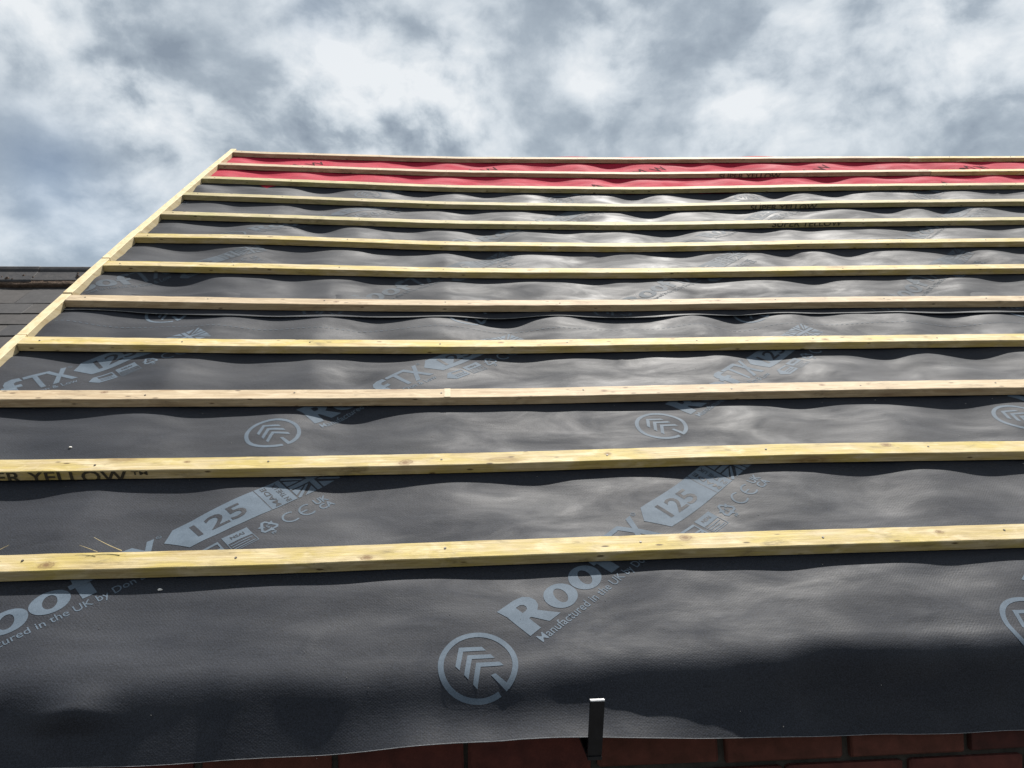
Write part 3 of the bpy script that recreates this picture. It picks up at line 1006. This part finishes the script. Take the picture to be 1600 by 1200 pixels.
KNOTS = [(1, -.785, .034, .016), (1, .475, .014, .015), (1, -.175, .040, .013), (1, 1.02, .02, .010), (2, -.115, .036, .019), (2, 1.075, .012, .015), (2, .37, .022, .009), (2, -.62, .018, .008),
         (3, -.93, .012, .011), (3, .42, .026, .010), (3, 1.05, .018, .009), (4, .15, .02, .010), (4, 1.2, .03, .012), (5, -.4, .025, .011), (5, .95, .02, .012), (6, .3, .025, .011), (7, -.75, .02, .013), (7, 1.3, .025, .012)]
for n_, (i, ua, ub, wood, lab) in enumerate(PLAN):
    vt = G0 + GAUGE * (i - 1)
    root = empty('timber_batten', W(ua, vt - .025, -TH))
    r = random.Random(n_ * 7 + 1)
    t = r.uniform(.93, 1.06)
    wd = {k: (tuple(x * t for x in v) if v else None) for k, v in wood.items()}
    mat = wood_material('batten_timber', seed=n_ * 1.37 + .4, knots=[(a_, vt - b_, c_) for (r_, a_, b_, c_) in KNOTS if r_ == i], **wd)
    link('timber', batten_mesh(i, ua, ub, i, -.0015 if ua > 0 else 0), mat, root)
    nails(root, i, ua, ub, 60 + n_)
    tag(root, lab, 'batten', 'roof battens running across the slope')
    BAT.setdefault(i, root)
stamp(BAT[2], 2, 'SUPER YELLOW', -1.128, -.745, .030, -.0300)
stamp(BAT[2], 2, 'TM', -.736, -.700, .010, -.0125)
stamp(BAT[9], 9, 'SUPER YELLOW', 1.52, 1.87, .026, -.0290)
stamp(BAT[8], 8, 'SUPER YELLOW', 1.51, 1.85, .030, -.0190)
stamp(BAT[11], 11, 'SUPER YELLOW', 1.56, 1.93, .028, -.030)
# pale tape mark on the third batten
vt = G0 + GAUGE * 2
us_ = np.array([-.0255, -.0255, -.0085, -.0085]); P = np.stack([us_, np.array([vt - .002, vt - .048, vt - .048, vt - .002]), sag(us_, np.full(4, vt)) + .0016], 1)
link('pale_mark', py_mesh('pale_mark', Wn(P), [(0, 1, 2, 3)]), plain('pale_paint', (.42, .345, .235), (.50, .42, .30), 90), BAT[3])

# verge timbers, set on edge, top flush with the battens
VJ = [.62, 2.215, 2.535, 2.871, 3.205, 4.53, 4.85]       # joints up the slope
VW = .031
VLAB = ['long pale timber lowest on the left verge', 'short verge timber level with the lapped membrane edge', 'short verge timber beside the fifth and sixth battens',
        'short verge timber beside the sixth and seventh battens', 'long upper verge timber running up to the red membrane', 'small topmost verge timber at the ridge corner']
for k in range(6):
    a, b = VJ[k] + .0022, VJ[k + 1] - .0022
    n = max(2, int((b - a) / .05)); vs_ = np.linspace(a, b, n + 1)
    off = random.Random(k + 3).uniform(-.0045, .0045)
    V = []
    for j, v in enumerate(vs_):
        s = float(sag(VERGE, v)); e = .0010 * float(gnoise(v * 9, k, 610))
        xo, xi = VERGE - VW + off * .5 + e, VERGE + off * .3 + .0005
        top = s + .0015 + off + .0008 * float(gnoise(v * 14, k + .5, 611))
        pr = [(xo, s - .085), (xi, s - .085), (xi, top - .0015), (xi - .0015, top), (xo + .002, top), (xo, top - .002)]
        V += [(p, v, q) for p, q in pr]
    F = []
    for j in range(n):
        for q in range(6): F.append((j * 6 + q, j * 6 + (q + 1) % 6, (j + 1) * 6 + (q + 1) % 6, (j + 1) * 6 + q))
    F += [tuple(reversed(range(6))), tuple(n * 6 + q for q in range(6))]
    mat = Mat('verge_timber')
    c = mat.coord('Object', rot=ROOF_ROT, scale=(14, 1, 14), loc=(k * 1.7, k * 2.2, 0))
    g1 = mat.noise(c, 4.2, 6, .62, .5)
    d1 = mat.noise(mat.coord('Object', rot=ROOF_ROT, scale=(3, 1, 3)), 9, 7, .7, .3)
    cl = mat.ramp(g1, [(.28, (.38, .28, .145)), (.45, (.48, .395, .235)), (.7, (.54, .47, .31))])
    cl = mat.mix(mat.ramp(d1, [(.56, (0, 0, 0)), (.78, (.5, .5, .5))]), cl, (.30, .19, .09))
    mat.set(Base_Color=cl, Roughness=.72, Normal=mat.bump(g1, .35, .002), Specular_IOR_Level=.3)
    o = link('verge_timber', py_mesh('verge_timber', Wn(np.array(V)), F), mat.m)
    tag(o, VLAB[k], 'batten', 'timbers along the left verge')

# ------------------------------------------------------------------ bracket at the eaves
BU = .2260
bk = empty('gutter_bracket', (BU, FACE_Y, EZ))
BLACKP = plain('black_painted_steel', (.004, .004, .005), (.009, .009, .011), 60, .5, .2, .001, .25)
PALE_STEEL = plain('pale_steel', (.45, .45, .46), (.7, .7, .7), 200, .5)  # pale tone for the thin strips along the plate tops
pe = Wn(surf1(np.array([BU]), np.array([S1_BOTTOM])))[0]
for k, (dy, tt, name) in enumerate(((0.0, .0034, 'front_plate'), (.0052, .0030, 'back_plate'))):
    prof = []
    for j in range(13):
        s = j / 12
        y = pe[1] - .020 - .006 * s * s + .010 * (1 - s) ** 2 + dy
        z = pe[2] - .026 + .092 * s
        prof.append((y, z))
    mb = MB()
    hw = .0115
    V = []; F = []
    for (y, z), s in zip(prof, [j / 12 for j in range(13)]):
        sh = -.004 * (1 - s)
        V += [(BU - hw + sh, y, z), (BU + hw + sh, y, z), (BU + hw + sh, y + tt, z), (BU - hw + sh, y + tt, z)]
    for j in range(12):
        for q in range(4): F.append((j * 4 + q, j * 4 + (q + 1) % 4, (j + 1) * 4 + (q + 1) % 4, (j + 1) * 4 + q))
    F += [(3, 2, 1, 0), (48, 49, 50, 51)]
    link(name, py_mesh(name, V, F), BLACKP, bk)
    yt, zt_ = prof[-1]
    mb = MB(); mb.box(BU - hw, BU + hw, yt, yt + tt, zt_ + .0002, zt_ + .0022 - .0006 * k); link('pale_top', mb.mesh('pale_top'), PALE_STEEL, bk)
mb = MB(); mb.box(BU - .0155, BU + .0075, pe[1] - .012, FACE_Y + .004, pe[2] - .032, pe[2] - .0265)
link('foot', mb.mesh('foot'), BLACKP, bk)
tag(bk, 'small black metal strap bracket standing up in front of the membrane at the eaves', 'bracket')

# ------------------------------------------------------------------ neighbouring slate roof
NW = -1.45                                  # its slope lies this far below ours
SL_M = [plain('slate_%d' % k, a, b, 14, r_, .5, .004, .45) for k, (a, b, r_) in enumerate((((.014, .013, .014), (.030, .028, .029), .7), ((.011, .0105, .012), (.024, .023, .025), .68), ((.018, .016, .0155), (.036, .032, .031), .78)))]
RIDGE_M = plain('dark_ridge_tile', (.012, .012, .015), (.035, .032, .032), 18, .6, .6, .006, .4)
LICH_M = plain('weathered_mortar', (.045, .032, .024), (.13, .09, .065), 30, .95, .9, .02, .2)
nb = empty('neighbouring_house', (-5.0, W(0, 3.0, NW)[1], 0))
SLV_TOP, SLG, SLW = 6.30, .205, .305
NX0, NX1 = -8.5, -1.62
NB0 = 2.2
roof_v0 = .4
mb = MB()
mb.box(NX0, NX1, roof_v0, SLV_TOP + .04, NW - .10, NW - .022, W)
roofp = link('slate_roof', mb.mesh('slate_roof'), SL_M[1], nb)
slate_meshes = []
for k in range(8):
    r = random.Random(900 + k)
    bm = bmesh.new(); bmesh.ops.create_cube(bm, size=1)
    for v in bm.verts: v.co = Vector((v.co.x * (SLW - .003), v.co.y * .36, v.co.z * .0110))
    bmesh.ops.bevel(bm, geom=[e for e in bm.edges], offset=.0015, segments=1, affect='EDGES')
    for v in bm.verts: v.co += Vector((r.uniform(-.004, .004), r.uniform(-.007, .007), r.uniform(-.0016, .0016)))
    me = bpy.data.meshes.new('slate'); bm.to_mesh(me); bm.free(); me.materials.append(SL_M[k % 3]); slate_meshes.append(me)
rr = random.Random(12)
rotx = Matrix.Rotation(PITCH, 4, 'X')
ncount = 0
for row in range(24):
    v_c = SLV_TOP - .18 - SLG * row
    u_ = -1.80 - (SLW / 2 if row % 2 else 0)
    while u_ > -5.5 and ncount < 300:
        o = link('slate', slate_meshes[rr.randrange(8)])
        o.parent = roofp; o.matrix_parent_inverse = Matrix.Identity(4)
        tilt = Matrix.Rotation(math.radians(-1.75), 4, 'X') @ Matrix.Rotation(rr.uniform(-.006, .006), 4, 'Z') @ Matrix.Rotation(rr.uniform(-.008, .008), 4, 'Y')
        M4 = Matrix.Translation(Vector(W(u_, v_c, NW - .006 + rr.uniform(-.001, .0015)))) @ rotx @ Matrix.Rotation(math.radians(2.2), 4, 'X') @ Matrix.Rotation(rr.uniform(-.008, .008), 4, 'Z')
        M4 = Matrix.Translation(Vector(W(u_, v_c, NW - .006 + rr.uniform(-.001, .0015)))) @ rotx @ tilt
        o.matrix_parent_inverse = roofp.matrix_world.inverted() if False else Matrix.Translation(-Vector(roofp.location)) if False else Matrix.Identity(4)
        o.matrix_basis = M4
        u_ -= SLW; ncount += 1
# ridge: angular tiles with a roll, bedded in crumbling mortar
ry, rz = W(0, SLV_TOP, NW)[1], W(0, SLV_TOP, NW)[2]
ay, az = ry + .17, rz + .17 * math.tan(PITCH) + .055
pr = [(-.160, -.118), (-.155, -.100), (-.048, -.012), (-.040, .012), (-.026, .034), (0, .044), (.026, .034), (.040, .012), (.048, -.012), (.155, -.100), (.160, -.118), (.0, -.03)]
x = -1.70
k = 0
while x > -8.4:
    L_ = .455
    r = random.Random(50 + k)
    dz, dy = r.uniform(-.003, .003), r.uniform(-.004, .004)
    V = []; F = []
    secs = [x, x - .004, x - L_ + .006, x - L_ + .002]
    for q, xx in enumerate(secs):
        sc_ = .985 if q in (0, 3) else 1.0
        V += [(xx, ay + py_ * sc_ + dy, az + pz * sc_ + dz + .004 * (q - 1.5) / 3) for py_, pz in pr]
    n = len(pr)
    for q in range(3):
        for j in range(n): F.append((q * n + j, q * n + (j + 1) % n, (q + 1) * n + (j + 1) % n, (q + 1) * n + j))
    F += [tuple(reversed(range(n))), tuple(3 * n + j for j in range(n))]
    link('ridge_tile', py_mesh('ridge_tile', V, F), RIDGE_M, nb)
    x -= L_; k += 1
V = []; F = []
nseg = 300
for j in range(nseg + 1):
    xx = -1.66 - 6.8 * j / nseg
    e1, e2 = .012 * float(gnoise(xx * 9, .4, 77)), .010 * float(gnoise(xx * 22, .9, 78))
    V += [(xx, ay - .150 + e2, az - .100 + e2), (xx, ay - .168 + e1, az - .128 + e1), (xx, ay - .195 + e1 + e2, az - .150 + .5 * e1), (xx, ay - .11, az - .19)]
for j in range(nseg):
    for q in range(3): F.append((j * 4 + q, j * 4 + q + 1, (j + 1) * 4 + q + 1, (j + 1) * 4 + q))
link('mortar_bed', py_mesh('mortar_bed', V, F), LICH_M, nb, True)
# lumps of moss and mortar on the ridge flanks
MOSS_M = plain('dry_moss', (.03, .02, .015), (.13, .09, .065), 60, .95, .8, .01, .2)
mb = MB(); r = random.Random(8)
for j in range(46):
    cx = -r.uniform(2.2, 6.4); t_ = r.uniform(.2, .95)
    cy, cz = ay - .05 - .11 * t_, az - .013 - .088 * t_ + .004
    s = r.uniform(.006, .017)
    ph = [r.uniform(.7, 1.2) for _ in range(12)]
    V = [(cx, cy - .3 * s, cz + s * .9)] + [(cx + s * 1.3 * ph[a] * math.cos(a * math.pi / 3), cy + s * ph[a + 6] * math.sin(a * math.pi / 3) * .8, cz + s * .8 * math.sin(a * math.pi / 3)) for a in range(6)]
    mb.add(V, [(0, 1 + a, 1 + (a + 1) % 6) for a in range(6)])
tag(link('moss_lumps', mb.mesh('moss_lumps'), MOSS_M, nb), kind='stuff')
# body of the house
fy = W(0, roof_v0, NW)[1] + .25; fz = W(0, roof_v0, NW)[2]
by = 2 * ay - fy
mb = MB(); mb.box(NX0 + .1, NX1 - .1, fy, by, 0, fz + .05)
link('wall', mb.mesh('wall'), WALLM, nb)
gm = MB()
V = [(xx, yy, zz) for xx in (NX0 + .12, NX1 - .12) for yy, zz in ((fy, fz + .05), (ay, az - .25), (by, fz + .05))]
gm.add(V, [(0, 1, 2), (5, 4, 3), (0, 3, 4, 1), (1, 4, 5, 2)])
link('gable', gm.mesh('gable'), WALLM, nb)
mb = MB()
bv = [(NX0, ay + .03, az - .06), (NX1, ay + .03, az - .06), (NX1, by + .3, fz - .1), (NX0, by + .3, fz - .1)]
bv += [(a, b, c - .06) for a, b, c in bv]
mb.add(bv, [(0, 1, 2, 3), (7, 6, 5, 4), (0, 4, 5, 1), (1, 5, 6, 2), (2, 6, 7, 3), (3, 7, 4, 0)])
link('far_slope', mb.mesh('far_slope'), SL_M[0], nb)
tag(nb, 'neighbouring house with dark slate roof and black ridge tiles beyond the left verge', 'house')

# ------------------------------------------------------------------ small things
STRAW = plain('dry_straw', (.42, .33, .17), (.62, .52, .30), 80, .8)


def stalk(pts, rad, label):
    n = 14; P = []
    pts = np.array(pts)
    t = np.linspace(0, 1, n)
    a, b, c = pts
    C = ((1 - t) ** 2)[:, None] * a + (2 * t * (1 - t))[:, None] * b + (t ** 2)[:, None] * c
    V = []; F = []
    for j in range(n):
        r_ = rad * (1 - .7 * j / n)
        for q in range(5):
            V.append(C[j] + np.array([0, math.cos(q * 1.2566), math.sin(q * 1.2566)]) * r_)
    for j in range(n - 1):
        for q in range(5): F.append((j * 5 + q, j * 5 + (q + 1) % 5, (j + 1) * 5 + (q + 1) % 5, (j + 1) * 5 + q))
    F += [tuple(reversed(range(5))), tuple((n - 1) * 5 + q for q in range(5))]
    o = link('wood_splinter', py_mesh('wood_splinter', Wn(np.array(V)), F), STRAW)
    tag(o, label, 'splinter', 'splinters on the lowest batten')


v1 = G0
stalk([(-.655, v1 - .004, .001), (-.69, v1 + .012, .004), (-.712, v1 + .018, .018)], .0011, 'long pale splinter curling up from the lowest batten near the printed X')
stalk([(-.700, v1 - .006, .001), (-.725, v1 + .006, .003), (-.738, v1 + .008, .007)], .0008, 'short pale splinter left of the long splinter on the lowest batten')
stalk([(-.905, v1 - .010, .001), (-.885, v1 + .004, .006), (-.868, v1 + .006, .014)], .0009, 'pale splinter at the far left end of the lowest batten')


def chip(u, s, size, fn, label, mat, seed):
    r = random.Random(seed); P = fn(np.array([u]), np.array([s]))[0]
    V = [(P[0] + size * r.uniform(.7, 1.2) * math.cos(a), P[1] + size * .6 * r.uniform(.7, 1.2) * math.sin(a), P[2] + .0012) for a in np.linspace(0, 2 * math.pi, 7)[:-1]]
    V += [(P[0] + (x_ - P[0]) * .7, P[1] + (y_ - P[1]) * .7, P[2] + .0012 + size * .5) for x_, y_, _ in V]
    F = [tuple(range(6, 12))] + [(a, (a + 1) % 6, 6 + (a + 1) % 6, 6 + a) for a in range(6)]
    o = link('mortar_chip', py_mesh('mortar_chip', Wn(np.array(V)), F), mat)
    tag(o, label, 'chip')


CHIP = plain('white_chip', (.6, .58, .54), (.75, .73, .7), 200, .8)
chip(-.930, 1.637, .0045, surf1, 'small white chip lying on the membrane left of the round logo', CHIP, 1)
chip(-.563, 1.142, .0045, surf1, 'small pale chip just below the lowest batten on the printed words', CHIP, 2)
# dust and specks scattered over the lower sheet
mb = MB(); r = random.Random(77)
for j in range(260):
    u_, s_ = r.uniform(-1.2, 2.2), r.uniform(.78, 2.3)
    P = surf1(np.array([u_]), np.array([s_]))[0]; z = r.uniform(.0005, .0014)
    V = [(P[0] + z * math.cos(a), P[1] + z * math.sin(a), P[2] + .0011) for a in (0, 2.1, 4.2)] + [(P[0], P[1], P[2] + .0011 + z)]
    mb.add(Wn(np.array(V)).tolist(), [(0, 1, 3), (1, 2, 3), (2, 0, 3)])
o = link('dust_specks', mb.mesh('dust_specks'), plain('dust', (.3, .28, .25), (.55, .53, .5), 50), None)
tag(o, 'tiny pale specks of dust scattered over the lowest black membrane', 'dust', kind='stuff')
